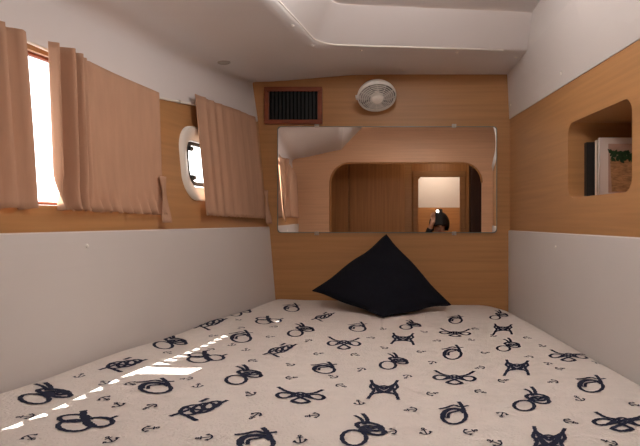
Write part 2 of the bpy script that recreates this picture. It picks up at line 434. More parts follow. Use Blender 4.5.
NX, NYs = 90, 140
mb = MB(); rows = []
for j in range(NYs + 1):
    y = lerp(BY0, BY1, j / NYs); rows.append([P_bed(lerp(bx0(y), bx1(y), i / NX), y) for i in range(NX + 1)])
mb.grid(rows, 0)
def drop(edge, d): return [Vector((p.x, p.y, p.z - d)) for p in edge]
for e in (rows[0], rows[-1], [r_[0] for r_ in rows], [r_[-1] for r_ in rows]): mb.grid([e, drop(e, .07)], 0)

# printed rope knots and anchors (flat ribbons that are part of the cloth surface)
def ribbon(pts, wd, wig=.16, seg=None):
    L_, R_ = [], []
    n_ = len(pts)
    for i, (x, y) in enumerate(pts):
        a = pts[max(0, i - 1)]; b = pts[min(n_ - 1, i + 1)]
        tx, ty = b[0] - a[0], b[1] - a[1]; l = math.hypot(tx, ty) or 1
        ww = wd * (1 + wig * math.sin(i * 2.1)) / 2
        nx_, ny_ = -ty / l * ww, tx / l * ww
        cl = lambda X, Y: P_bed(min(max(X, bx0(Y) + .002), bx1(Y) - .002), min(max(Y, BY0), BY1 - .002), .0012)
        L_.append(cl(x + nx_, y + ny_)); R_.append(cl(x - nx_, y - ny_))
    mb.grid([L_, R_], 1)
def ell(cx_, cy_, rx, ry, a0=0, a1=360, rot=0, n_=40):
    out = []; c_, s_ = math.cos(math.radians(rot)), math.sin(math.radians(rot))
    for i in range(n_ + 1):
        a = math.radians(lerp(a0, a1, i / n_)); u, v = rx * math.cos(a), ry * math.sin(a)
        out.append((cx_ + u * c_ - v * s_, cy_ + u * s_ + v * c_))
    return out
def ln(*p):
    out = []
    for a, b in zip(p, p[1:]):
        for i in range(8): out.append((lerp(a[0], b[0], i / 8), lerp(a[1], b[1], i / 8)))
    return out + [p[-1]]
def wave(f, n_=70): return [f(i / n_) for i in range(n_ + 1)]
T2 = 2 * math.pi
def cr(*p, n_=8, mx=1):     # smooth strand through points
    out = []
    q = [p[0]] + list(p) + [p[-1]]
    for i in range(1, len(q) - 2):
        for k in range(n_):
            t = k / n_
            out.append(tuple(mx ** (1 - c) * .5 * (2 * q[i][c] + (q[i + 1][c] - q[i - 1][c]) * t + (2 * q[i - 1][c] - 5 * q[i][c] + 4 * q[i + 1][c] - q[i + 2][c]) * t * t
                       + (3 * q[i][c] - q[i - 1][c] - 3 * q[i + 1][c] + q[i + 2][c]) * t ** 3) for c in (0, 1)))
    return out + [(mx * p[-1][0], p[-1][1])]
LONG = [(-1, .95), (-.62, .42), (-.1, .12), (.4, -.28), (.8, -.42), (1, -.1), (.82, .2), (.42, .12), (.05, -.25), (-.35, -.75), (.0, -.95), (.35, -.75)]
KNOTS = {
 # bowline: open ring with a bunched knot and two free ends
 'bow': [(1.2, ell(-.42, -.55, .54, .42)), (1.5, ell(.28, .14, .60, .24, rot=-8)), (1.4, ell(.45, -.08, .50, .24, rot=-14)), (1.1, cr((.05, .25), (-.12, .60), (-.45, .82))), (1.3, cr((.2, .3), (.16, .66), (-.05, 1.0))),
         (1.3, cr((-.25, -.2), (.1, .1), (.35, .0), (.7, .2)))],
 # woven mat with four free ends
 'mat': [(1.2, cr((-.85, .95), (-.7, .5), (-.3, -.05), (.15, -.35), (.7, -.5), (.85, -1))), (1.2, cr((.9, .95), (.68, .5), (.3, -.05), (-.15, -.35), (-.7, -.5), (-.95, -1))),
         (1.2, cr((-.72, .55), (-.2, .22), (.2, .22), (.72, .55))), (1.2, cr((-.72, -.1), (-.35, .25), (.0, -.02), (.35, .25), (.72, -.1))), (1.2, cr((-.75, -.55), (-.3, -.3), (.3, -.3), (.75, -.55))),
         (1.2, cr((-.6, .3), (-.2, -.2), (.2, -.2), (.6, .3))), (1.2, ell(0, .0, .42, .34)), (1.2, cr((-.74, .62), (-.85, .2), (-.62, -.1), (-.8, -.55))), (1.2, cr((.74, .62), (.85, .2), (.62, -.1), (.8, -.55)))],
 # long flat knot: two mirrored interlaced strands
 'long': [(1.15, cr(*LONG)), (1.15, cr(*LONG, mx=-1)), (1., cr((-.5, -.3), (0, .35), (.5, -.3)))],
 # stacked bights with an upright end
 'loop': [(1.2, ell(-.42, .28, .55, .34)), (1.2, ell(-.40, -.38, .58, .50)), (1.2, ell(.48, -.12, .50, .42)), (1.7, cr((-.08, 1.), (-.06, .3), (.12, -.2), (.3, -.5))), (1.1, cr((.85, .1), (1.0, .25), (1.2, .42))), (1.2, cr((-.9, -.1), (-.3, .1), (.3, .2)))],
 # ring with a round turn and cross bar
 'ring': [(1.3, ell(.0, -.30, .74, .66)), (1.1, ell(.02, -.28, .62, .54, 20, 200)), (1.1, cr((-.35, -.5), (-.3, -.1), (.2, .1), (.65, .35))), (1.2, cr((-.95, .30), (-.5, .42), (0, .65), (.4, .5), (.95, .62))), (1.4, cr((.65, .1), (.5, .6), (.3, 1.)))],
 # three bights on a straight rope, ends drawn out sideways
 'shank': [(1.1, ln((-1, -.72), (-.62, -.38), (-.35, -.1))), (1.1, ln((.45, .3), (.7, .5), (1., .82))), (1.1, ell(-.28, -.12, .30, .50, rot=-38)), (1.1, ell(.12, .08, .28, .52, rot=-38)), (1.1, ell(.42, .35, .20, .42, rot=-38)),
           (1.2, ln((-.5, -.55), (-.1, -.95))), (1.2, ln((0, .6), (.3, .95))), (1.1, cr((-.6, .1), (0, -.1), (.5, .05)))],
}
MOTIFS = [  # box in the photograph: x0, x1, y0, y1, kind
 (20, 72, 383, 405, 'bow'), (58, 113, 411, 433, 'loop'), (135, 176, 378, 394, 'ring'), (171, 229, 398, 422, 'shank'), (226, 262, 365, 385, 'bow'),
 (277, 324, 388, 404, 'long'), (233, 279, 428, 452, 'ring'), (310, 338, 362, 374, 'ring'), (368, 400, 380, 400, 'mat'), (342, 385, 414, 447, 'bow'),
 (434, 475, 371, 385, 'long'), (438, 470, 402, 425, 'ring'), (504, 530, 360, 376, 'mat'), (514, 550, 387, 412, 'bow'), (575, 607, 375, 393, 'ring'),
 (530, 568, 427, 458, 'mat'), (594, 650, 412, 432, 'long'), (100, 148, 357, 373, 'shank'), (154, 187, 336, 350, 'bow'), (195, 228, 319, 331, 'shank'),
 (188, 224, 351, 364, 'loop'), (229, 251, 306, 317, 'bow'), (256, 281, 316, 325, 'loop'), (282, 301, 303, 312, 'ring'), (288, 314, 323, 337, 'bow'),
 (312, 335, 312, 322, 'shank'), (228, 254, 330, 343, 'ring'), (264, 297, 343, 358, 'shank'), (347, 368, 322, 332, 'ring'), (328, 360, 337, 350, 'long'),
 (380, 408, 353, 370, 'bow'), (391, 415, 333, 345, 'mat'), (400, 421, 320, 330, 'bow'), (447, 464, 315, 324, 'ring'), (440, 470, 329, 337, 'long'),
 (490, 508, 310, 320, 'bow'), (493, 513, 324, 335, 'mat'), (497, 520, 338, 352, 'bow'), (441, 464, 345, 360, 'ring'), (550, 587, 350, 362, 'long'),
]
for x0, x1, y0, y1, k in MOTIFS:
    cx_, cy_ = on_bed((x0 + x1) / 2, (y0 + y1) / 2)
    xa, ya = on_bed((x0 + x1) / 2, y1); xb, yb = on_bed((x0 + x1) / 2, y0)
    hy = max(.03, (yb - ya) / 2); cy_ = (ya + yb) / 2
    hx = (x1 - x0) / F * cy_ / 2; cx_ = ((x0 + x1) / 2 - PX) / F * cy_
    skew = (xb - xa) / (yb - ya)
    for wm, st in KNOTS[k]:
        ribbon([(cx_ + u * hx + v * hy * skew, cy_ + v * hy) for u, v in st], wm * (.0040 + .075 * hx))
ANCH = [(26, 417), (80, 376), (105, 399), (104, 383), (150, 407), (150, 429), (205, 438), (198, 386), (168, 353), (250, 394), (255, 416), (291, 378), (313, 416), (359, 403),
 (341, 386), (333, 377), (407, 377), (432, 394), (411, 410), (425, 432), (480, 392), (495, 443), (502, 415), (503, 381), (553, 382), (579, 399), (570, 422), (628, 378),
 (596, 363), (560, 369), (529, 357), (542, 346), (527, 338), (238, 320), (241, 328), (270, 337), (274, 327), (246, 350), (253, 361), (290, 365), (308, 341), (318, 354), (371, 338),
 (383, 329), (355, 355), (384, 348), (361, 370), (421, 352), (437, 341), (471, 340), (475, 329), (424, 332), (432, 363), (485, 353), (480, 368), (493, 336), (131, 384), (118, 405),
 (210, 350), (213, 336), (187, 379), (232, 345), (635, 405), (610, 443), (548, 364), (470, 432), (390, 432), (300, 440), (30, 438), (110, 440)]
for i, (px, py) in enumerate(ANCH):
    x, y = on_bed(px, py); a = [0.3, 1.9, -1.2, 2.8, .9, -2.1][(i * 5 + 1) % 6]; s_ = .0135; c_, q_ = math.cos(a), math.sin(a)
    tf = lambda pts: [(x + (u * c_ - v * q_) * s_, y + (u * q_ + v * c_) * s_ * 1.35) for u, v in pts]
    ribbon(tf(ln((0, .75), (0, -.9))), .0030, 0); ribbon(tf(ell(0, .95, .2, .2, n_=10)), .0028, 0)
    ribbon(tf(ell(0, -.05, .8, .85, 200, 340, n_=12)), .0034, 0); ribbon(tf(ln((-.45, .5), (.45, .5))), .0030, 0)
    for sgn in (-1, 1): ribbon(tf(ln((sgn * .95, -.5), (sgn * .72, -.08), (sgn * .55, -.42))), .0030, 0)
bs = mb.build('bedspread', [M['quilt'], M['navy']], smooth=True, weld=False)
tag(bs, 'white quilted bedspread printed with navy rope knots and small anchors', 'bedspread')

mb = MB(); rows = []
for k, dz in ((0, -.004), (1, -.15)):
    pass
my = [lerp(BY0 + .012, BY1 - .004, j / 30) for j in range(31)]
topm = [[P_bed(lerp(bx0(y) + .010, bx1(y) - .010, i / 20), y, -.009) for i in range(21)] for y in my]
mb.grid(topm, 0)
botz = ZC - .585
bot = [[Vector((p.x, p.y, botz)) for p in r_] for r_ in topm]
mb.grid(bot, 0)
for a, b in ((topm[0], bot[0]), (topm[-1], bot[-1]), ([r_[0] for r_ in topm], [r_[0] for r_ in bot]), ([r_[-1] for r_ in topm], [r_[-1] for r_ in bot])): mb.grid([a, b], 0)
tag(mb.build('mattress', M['mattress']), 'thick cream mattress hidden under the printed bedspread', 'mattress')
mb = MB()
q = [(XL(BY1, -.59) + .012, BY1), (XR(BY1, -.59) - .012, BY1), (XR(BY0 + .01, -.59) - .012, BY0 + .01), (XL(BY0 + .01, -.59) + .012, BY0 + .01)]
q2 = [(lerp(XL(D, -1.6), 0, .02) + .12, BY1), (XR(D, -1.6) - .02, BY1), (XR(BY0, -1.6) - .02, BY0 + .01), (XL(BY0, -1.6) + .12, BY0 + .01)]
mb.add([(x, y, ZC - .587) for x, y in q] + [(x, y, .001) for x, y in q2], [(0, 1, 2, 3), (7, 6, 5, 4), (0, 4, 5, 1), (1, 5, 6, 2), (2, 6, 7, 3), (3, 7, 4, 0)])
tag(mb.build('bunk', M['wood']), 'built-in wooden bunk platform under the mattress', 'bunk')

# ------------------------------------------------------------------ cushion
cu = {'T': Vector((-.113, 2.945, ZC - .070)), 'L': Vector((-.446, 2.76, ZC - .322)), 'R': Vector((.180, 2.74, ZC - .380)), 'B': Vector((-.110, 2.462, ZC - .3925))}
nrm = (cu['T'] - cu['B']).cross(cu['R'] - cu['L']).normalized()
if nrm.y > 0: nrm = -nrm
N_ = 36; faces = []
mb = MB()
for sg in (1, -1):
    rows = []
    for i in range(N_ + 1):
        row = []
        for j in range(N_ + 1):
            u, v = i / N_, j / N_
            U, V = 2 * u - 1, 2 * v - 1
            pu = .5 + (u - .5) * (1 - .025 * (1 - V * V)); pv = .5 + (v - .5) * (1 - .025 * (1 - U * U))
            pu += .010 * math.sin(V * 6 + 1) * U * abs(U); pv += .010 * math.sin(U * 5 + 2) * V * abs(V)
            p = cu['T'] * (1 - pu) * (1 - pv) + cu['R'] * pu * (1 - pv) + cu['B'] * pu * pv + cu['L'] * (1 - pu) * pv
            th = .072 * (max(0, (1 - U ** 2)) * max(0, (1 - V ** 2))) ** .55
            wr = .009 * math.sin(U * 6 + V * 4) * math.sin(V * 7 - U * 3) * (1 - U * U) * (1 - V * V)
            # soft crease near the lower right edge
            wr -= .016 * math.exp(-((U - .72) / .12) ** 2 - ((V - .15) / .35) ** 2) if sg > 0 else 0
            row.append(p + nrm * (sg * th + wr) * (1.0 if sg > 0 else .5))
        rows.append(row)
    mb.grid(rows, 0)
    crows = rows
cush = mb.build('cushion', M['cushion'], smooth=True)
tag(cush, 'dark navy square cushion propped on its corner against the wood wall', 'cushion')
mb = MB(); edge = []
fr_ = crows[0] + [r_[-1] for r_ in crows[1:]] + crows[-1][::-1][1:] + [r_[0] for r_ in crows[::-1]][1:-1]
edge = fr_[::2]
mb.tube(edge, .0035, 6, closed=True)
mb.build('seam', M['cushion'], cush, smooth=True)

# ------------------------------------------------------------------ mirror on the head wall
def hw(px, py, y=D): return Vector(((px - PX) / F * y, y, ZC + (PY - py) / F * y))
ma, mz = hw(277.5, 126.5, D), hw(497, 233, D)
mc = (ma + mz) / 2; mw, mh = mz.x - ma.x, ma.z - mz.z
mt = thing('mirror', (mc.x, D - .006, mc.z - mh / 2), 'wide frameless rectangular mirror on the wood head wall', 'mirror')
lp = rrect(mw, mh, .018)
mb = MB(); n_ = len(lp)
fr = [Vector((mc.x + u, D - .0075, mc.z + v)) for u, v in lp]; bk = [Vector((mc.x + u, D - .0005, mc.z + v)) for u, v in lp]
fi = [Vector((mc.x + u * (1 - .008), D - .008, mc.z + v * (1 - .015))) for u, v in lp]
mb.grid([bk, fr, fi], 1, True); mb.add(fi, [tuple(range(n_))], 0); mb.add(bk, [tuple(range(n_))], 1)
mb.build('mirror_glass', [M['mirror'], M['edge']], mt)
for px, py in ((317, 126.5), (454, 126.5), (317, 233), (454, 233)):
    p = hw(px, py); s_ = 1 if py < 200 else -1
    mb = MB(); mb.box((p.x, D - .007, p.z + s_ * .002), (.022, .013, .018)); mb.lathe([(0, .003), (.004, .002), (.005, 0)], Matrix.Translation((p.x, D - .0136, p.z + s_ * .004)) @ Matrix.Rotation(math.pi / 2, 4, 'X'), 12)
    mb.build('mirror_clip', M['metal'], mt, bevel=.003)

# ------------------------------------------------------------------ vent grille
va, vz = hw(265, 87.5), hw(322.5, 124.5); vc = (va + vz) / 2; vw, vh = vz.x - va.x, va.z - vz.z
vt = thing('vent', (vc.x, D, vc.z - vh / 2), 'black slatted vent in a reddish wood frame beside the ceiling', 'vent')
t_ = .022
mb = MB()
mb.box((vc.x, D - .009, va.z - t_ / 2), (vw, .018, t_)); mb.box((vc.x, D - .009, vz.z + t_ / 2), (vw, .018, t_))
mb.box((va.x + t_ / 2, D - .009, vc.z), (t_, .018, vh - 2 * t_)); mb.box((vz.x - t_ / 2, D - .009, vc.z), (t_, .018, vh - 2 * t_))
mb.build('frame', M['wood_red'], vt, weld=False, bevel=.002)
mb = MB(); mb.box((vc.x, D - .002, vc.z), (vw - 2 * t_, .003, vh - 2 * t_)); mb.build('backing', M['black'], vt)
M['slat'] = mat('charcoal_slat', srgb(14, 16, 16), .8, spec=.1)
for i in range(13):
    x = va.x + t_ + (vw - 2 * t_) * (i + .5) / 13
    mb = MB(); mb.box((x, D - .009, vc.z), (.0035, .012, vh - 2 * t_ - .001), Matrix.Rotation(.45, 3, 'Z')); mb.build('slat', M['slat'], vt)

# ------------------------------------------------------------------ fan
fc = Vector((-.160, D - .115, ZC + .602))
ft = thing('fan', (fc.x, D, fc.z), 'small round white fan with wire guard on the wood wall', 'fan')
ax = Vector((.14, -.56, -.84)).normalized()
FM = Matrix.Translation(fc) @ ax.to_track_quat('Z', 'Y').to_matrix().to_4x4()
R_ = .095
mb = MB(); mb.lathe([(.030, -.040), (.058, -.037), (.080, -.029), (R_ * .96, -.012), (R_, .0), (R_ * .985, .010), (R_ * .94, .012), (R_ * .92, .004)], FM, 40)
mb.lathe([(R_ * .92, .004), (R_ * .88, -.012), (.072, -.024), (.03, -.033), (0, -.034)], FM, 40, 1)
mb.lathe([(0, -.042), (.030, -.040)], FM, 40)
M['fangrey'] = mat('fan_grey_interior', srgb(62, 58, 55), .5)
mb.build('housing', [M['fanwhite'], M['fangrey']], ft, smooth=True)
mb = MB()
for k in range(7):
    r_ = lerp(.034, R_ * .95, k / 6); hgt = .012 + .016 * (1 - (r_ / R_) ** 2)
    mb.tube([FM @ Vector((r_ * math.cos(a), r_ * math.sin(a), hgt)) for a in [T2 * i / 40 for i in range(40)]], .0022, 5, closed=True)
for k in range(12):
    a = T2 * k / 12; mb.tube([FM @ Vector((r_ * math.cos(a + (r_ - .03) * 3), r_ * math.sin(a + (r_ - .03) * 3), .011 + .016 * (1 - (r_ / R_) ** 2))) for r_ in (.02, .045, .07, R_ * .96)], .0016, 5)
mb.build('guard', M['fanwhite'], ft, smooth=True, weld=False)
mb = MB(); mb.lathe([(0, .034), (.018, .033), (.027, .029), (.031, .022), (.031, .006), (0, .006)], FM, 28); mb.build('hub', M['fanwhite'], ft, smooth=True)
for k in range(4):
    a0 = T2 * k / 4; rows = []
    for i in range(6):
        r_ = lerp(.026, .084, i / 5); wd = lerp(.35, .62, math.sin(i / 5 * 2.2))
        rows.append([FM @ Vector((r_ * math.cos(a0 + wd * (s_ - .5) * 2), r_ * math.sin(a0 + wd * (s_ - .5) * 2), -.006 + .014 * (s_ - .5))) for s_ in (0, .25, .5, .75, 1)])
    mb = MB(); mb.grid(rows); o = mb.build('blade', M['greyplastic'], ft, smooth=True); o.modifiers.new('s', 'SOLIDIFY').thickness = .0015
mb = MB(); bw = Vector((-.225, D, ZC + .598))
mb.lathe([(0, .014), (.022, .013), (.027, .008), (.028, 0)], Matrix.Translation((fc.x - .0, D, fc.z + .02)) @ Matrix.Rotation(math.pi / 2, 4, 'X'), 24)
mb.tube([(fc.x, D - .004, fc.z + .02), (fc.x - .005, D - .03, fc.z + .03), FM @ Vector((0, 0, -.038))], .010, 10)
mb.build('bracket', M['fanwhite'], ft, smooth=True)
e = fc + Vector((-R_ * .93, -.004, -.006))
mb = MB(); mb.tube([e + Vector((.012, .0, 0)), e + Vector((-.012, -.002, -.004))], [.010, .012], 14); mb.build('tilt_knob', M['plastic'], ft, bevel=.002)

# ------------------------------------------------------------------ curtains and rail
rt_pts = [PL(lerp(.02, 2.97, i / 30), rail_h(lerp(.02, 2.97, i / 30)) - .004, .006) for i in range(31)]
rt = thing('curtain_rail', rt_pts[0], 'thin pale curtain rail along the top of the left wall', 'rail')
mb = MB(); mb.tube(rt_pts, .0045, 8); mb.build('track', M['plastic'], rt, smooth=True)
for y in (.08, .75, 1.47, 2.22, 2.92):
    mb = MB(); mb.box(PL(y, rail_h(y) - .004, .006), (.011, .014, .012)); mb.build('rail_clip', M['metal'], rt, bevel=.002)

def curtain(name, label, y0t, y1t, y0b, y1b, pleat, hem, topo, seed):
    """y at top and bottom of both sides; pleat(s) gives the stand-off amplitude along the width"""
    p0 = PL((y0t + y1t) / 2, .02, .02)
    root = thing(name, p0, label, 'curtain', 'beige curtains on the left wall')
    rnd = random.Random(seed); ph = rnd.random() * 6
    NS, NH = 160, 24; rows = []
    for i in range(NH + 1):
        t = i / NH; row = []
        for j in range(NS + 1):
            s_ = j / NS; yt = lerp(y0t, y1t, s_); yb = lerp(y0b, y1b, s_); y = lerp(yt, yb, t)
            h = lerp(topo(yt), hem(s_), t)
            if t > .97: h += .0025 * math.sin(s_ * 140 + ph)
            base, amp, per = pleat(s_, t)
            yy = yt
            o = base + amp * math.sin(T2 * (yy - y0t) / per + ph + .8 * math.sin(yy * 9 + ph)) + .25 * amp * math.sin(T2 * yy / per * 2.3 + t * 2)
            # waves at the hem just clear the wall
            row.append(PL(y, h, max(.014 if t < .1 else .004, o)))
        rows.append(row)
    mb = MB(); mb.grid(rows); o = mb.build('cloth', M['curtain'], root, smooth=True)
    m_ = o.modifiers.new('thick', 'SOLIDIFY'); m_.thickness = .0015; m_.offset = 1
    mb = MB(); hr = [[p + Vector((.0022, 0, 0)) for p in rows[k]] for k in (0, 1)]
    return root
def tie(root, y0, y1, htop, hbot, off):
    mb = MB(); rows = []
    for i in range(13):
        t = i / 12; h = lerp(htop, hbot, t); k = .018 + .02 * ease(min(1, t * 1.5))
        y_a = lerp(y0, y0 + .004, t); rows.append([PL(lerp(y_a, y_a + (y1 - y0), s_), h, off + .005 * math.sin(t * 5 + s_ * 3)) for s_ in (0, .33, .66, 1)])
    mb.grid(rows); o = mb.build('tieback', M['curtain'], root, smooth=True); o.modifiers.new('thick', 'SOLIDIFY').thickness = .003

topA = lambda y: rail_h(y) + .008
cA = curtain('curtain', 'beige pleated curtain nearest the camera at the left edge, left of the bright gap', .02, 1.458, .02, 1.468,
        lambda s_, t: (lerp(.028, .012, t), lerp(.012, .0115, ease(t * 2 - 1)) if s_ > .82 else .012, .062 if s_ > .7 else .085), lambda s_: .029, topA, 1)
def plB(s_, t):
    g2 = max(0, min(1, (.34 - s_) / .12)) * .017 * (1 - .85 * max(0, t * 5 - 4)) * math.sin(T2 * s_ / .078 - 1.2)
    g = max(0, 1 - s_ / .34)
    return (lerp(.024, .011, t) + .016 * g * (1 - .75 * t) + g2 + .003 * math.sin(s_ * 8), lerp(.0002, .018, max(0, t * 5 - 4) ** 1.5) + .013 * g * (1 - .3 * t), .052)
cB = curtain('curtain', 'wide beige curtain right of the bright gap, bunched into pleats at its left side', 1.53, 2.05, 1.535, 2.03, plB, lambda s_: lerp(.030, .022, s_), topA, 4)
tie(cB, 2.005, 2.045, .150, -.006, .024)
cC = curtain('curtain', 'beige curtain half covering the round-cornered porthole next to the head wall', 2.295, 2.90, 2.30, 2.92,
        lambda s_, t: (.028 + .004 * math.sin(s_ * 11 + 1), .0012 + .004 * max(0, math.sin(s_ * 7 - .3)), .085), lambda s_: lerp(.022, .012, s_), lambda y: interp(y, [(2.3, .487), (2.9, .503)]), 9)
tie(cC, 2.895, 2.945, .15, -.012, .035)

# ------------------------------------------------------------------ books in the niche
fl = ZC + NH0 + .0015
def book(name, label, x0, y0, wd, th, ht, cover, picture=False):
    root = thing(name, (x0 + wd / 2, y0 + th / 2, fl), label, 'book', 'books in the wall niche')
    c_ = .003
    mb = MB()
    mb.box((x0 + wd / 2, y0 + c_ / 2, fl + ht / 2), (wd, c_, ht)); mb.box((x0 + wd / 2, y0 + th - c_ / 2, fl + ht / 2), (wd, c_, ht)); mb.box((x0 + c_ / 2, y0 + th / 2, fl + ht / 2), (c_, th, ht))
    mb.build('cover', cover, root, weld=False, bevel=.001)
    mb = MB(); mb.box((x0 + wd / 2 + .001, y0 + th / 2, fl + ht / 2), (wd - .008, th - 2 * c_ - .0004, ht - .008)); mb.build('pages', M['pages'], root)
    if picture:
        # printed photograph of a leafy plant in a wicker basket
        px0, px1, pz0, pz1 = x0 + .030, x0 + wd - .008, fl + .012, fl + ht - .022
        mb = MB(); mb.box(((px0 + px1) / 2, y0 - .0006, (pz0 + pz1) / 2), (px1 - px0, .0012, pz1 - pz0), mi=0)
        bz = pz0 + (pz1 - pz0) * .70
        pr = [(px0 + .012, pz0 + .004), (px1 - .004, pz0 + .004), (px1 - .002, bz), (px0 + .006, bz)]
        mb.add([(x, y0 - .0016, z) for x, z in pr], [(0, 1, 2, 3)], 1)
        for k in range(8):
            z0 = lerp(pz0 + .008, bz - .006, k / 7); mb.box(((px0 + px1) / 2 + .005, y0 - .0018, z0), (px1 - px0 - .018, .001, .0022), mi=1)
        rnd = random.Random(3)
        for k in range(110):
            x = rnd.uniform(px0 + .006, px1 - .003); z = bz + rnd.uniform(-.010, .026); a = rnd.uniform(0, 6.3); l = rnd.uniform(.007, .014)
            ca, sa = math.cos(a) * l, math.sin(a) * l
            yk = y0 - .0022 - .00002 * k
            mb.add([(x - ca, yk, z - sa), (x + sa * .5, yk, z - ca * .5), (x + ca, yk, z + sa), (x - sa * .5, yk, z + ca * .5)], [(0, 1, 2, 3)], 2)
        mb.build('cover_picture', [M['bookpink'], M['wicker'], M['leaf']], root, weld=False)
    return root
book('book', 'white book whose cover shows a green plant in a wicker basket', .662, 2.095, .190, .018, .205, M['bookwhite'], True)
book('book', 'thin pale book squeezed between the basket-cover book and the dark book', .660, 2.117, .185, .026, .200, M['pages'])
book('book', 'dark book standing at the back of the row in the niche', .632, 2.147, .19, .030, .196, M['black'])

# ------------------------------------------------------------------ small fittings
def cap(p, n_, label, group, r_=.0055, m='plastic', name='screw_cap', cat='screw cap', hgt=.004):
    q_ = Vector(n_).normalized().to_track_quat('Z', 'Y').to_matrix().to_4x4()
    mb = MB(); mb.lathe([(0, hgt), (r_ * .6, hgt * .9), (r_, hgt * .2), (r_, -.001)], Matrix.Translation(p) @ q_, 14)
    return tag(mb.build(name, M[m], smooth=True), label, cat, group)
def on_flat(px, py):
    h = .73
    for _ in range(20):
        y = h * F / (PY - py); x = (px - PX) / F * y; h = zflat(x, y)
    return Vector((x, y, ZC + h - .0015))
for px, py in ((293, 25), (313, 45), (361, 50), (457, 52), (516, 57), (403, 70)):
    cap(on_flat(px, py), (0, 0, -1), 'tiny white screw cap on the flat ceiling beside the recess lip', 'screw caps on the ceiling', .0065, 'fanwhite')
def on_wall(P, px, py):
    y = 2.0
    for _ in range(60):
        h = (PY - py) / F * y; x = P(y, h).x; y = lerp(y, x * F / (px - PX), .5)
    return P(y, (PY - py) / F * y)
cap(on_wall(PR, 563, 73) + Vector((-.007, 0, 0)), (-1, 0, 0), 'white screw cap on the white upper right wall above the wood', None, .007, 'fanwhite')
cap(on_wall(PR, 512, 105) + Vector((-.006, 0, 0)), (-1, 0, 0), 'small white screw cap in the far upper corner of the right wall', None, .006, 'fanwhite')
cap(on_wall(PR, 558, 247) + Vector((-LEDGE, 0, 0)), (-1, 0, 0), 'white screw cap on the white lower right wall panel', None, .006, 'fanwhite')
cap(on_wall(PL, 84, 246) + Vector((LEDGE, 0, 0)), (1, 0, 0), 'white screw cap on the white lower left wall panel', None, .006, 'fanwhite')
sp = on_flat(224, 62); 
q_ = Vector((.1, 0, -1)).normalized().to_track_quat('Z', 'Y').to_matrix().to_4x4()
st = thing('ceiling_spot', sp, 'small grey round fitting in the ceiling above the porthole curtain', 'light')
mb = MB(); mb.lathe([(.026, -.002), (.026, .003), (.021, .005), (.019, .002)], Matrix.Translation(sp) @ q_, 24); mb.build('bezel', M['greyplastic'], st, smooth=True)
mb = MB(); mb.lathe([(.019, .002), (.010, .0005), (0, .0003)], Matrix.Translation(sp) @ q_, 24); mb.build('lens', M['greyplastic'], st, smooth=True)

# added hatch and lamp fittings, all out of view, housing the fill lights
ht = thing('added_hatch', (.08, .75, ZC + zup(.75)), 'added square frosted hatch in the raised ceiling, out of view', 'hatch')
mb = MB(); hz = ZC + zup(.75)
for s_ in (-1, 1):
    mb.box((.08 + s_ * .28, .75, hz - .012), (.04, .60, .03)); mb.box((.08, .75 + s_ * .28, hz - .012), (.52, .04, .03))
mb.build('frame', M['plastic'], ht, weld=False, bevel=.004)
mb = MB(); mb.box((.08, .75, hz - .012), (.52, .52, .006)); mb.build('pane', M['acrylic'], ht)
def lamp(x, y, z, label):  # fitting added around a fill light, not in view
    lt = thing('added_lamp', (x, y, z), label, 'lamp')
    mb = MB(); mb.lathe([(.0, 0), (.085, 0), (.085, -.012), (.070, -.016), (0, -.016)], Matrix.Translation((x, y, z)), 32); mb.build('base', M['plastic'], lt)
    mb = MB(); mb.lathe([(.070, -.0165), (.062, -.024), (.04, -.028), (0, -.029)], Matrix.Translation((x, y, z)), 32); mb.build('diffuser', M['fill_glow'], lt, smooth=True)
lamp(-.04, 1.72, ZC + zup(1.72) - .003, 'added round ceiling lamp over the middle of the bed, out of view')
lamp(.36, -.72, ZC + .885, 'added round ceiling lamp just behind the foot bulkhead, out of view')
lamp(.35, -1.95, ZC + .885, 'added round ceiling lamp in the passage behind the doorway, out of view')

# locker fronts in the passage, seen only in the mirror
lk = thing('locker', (-.52, DY, 0), 'tall wooden locker seen in the mirror left of the inner doorway', 'locker')
mb = MB(); mb.box((-.555, DY + .125, ZC - .36), (1.15, .24, 2.50)); mb.build('body', M['wood'], lk)
for x0, x1 in ((-1.10, -.72), (-.70, -.06)):
    mb = MB(); mb.box(((x0 + x1) / 2, DY + .254, ZC - .36), (x1 - x0, .016, 2.44)); d_ = mb.build('door', M['wood_v'], lk, bevel=.004)
dk = thing('dark_gap_panel', (.80, DY, 0), 'narrow dark brown panel standing in for a dark opening at the right of the mirror', 'dark_gap_panel')
mb = MB(); mb.box((.86, DY + .085, ZC - .36), (.30, .16, 2.5)); mb.build('body', M['gap_dark'], dk)  # dark colour stands in for the shade inside an open gap
mb = MB(); mb.box((.86, DY + .172, ZC - .36), (.27, .012, 2.42)); mb.build('door', M['gap_dark'], dk, bevel=.003)

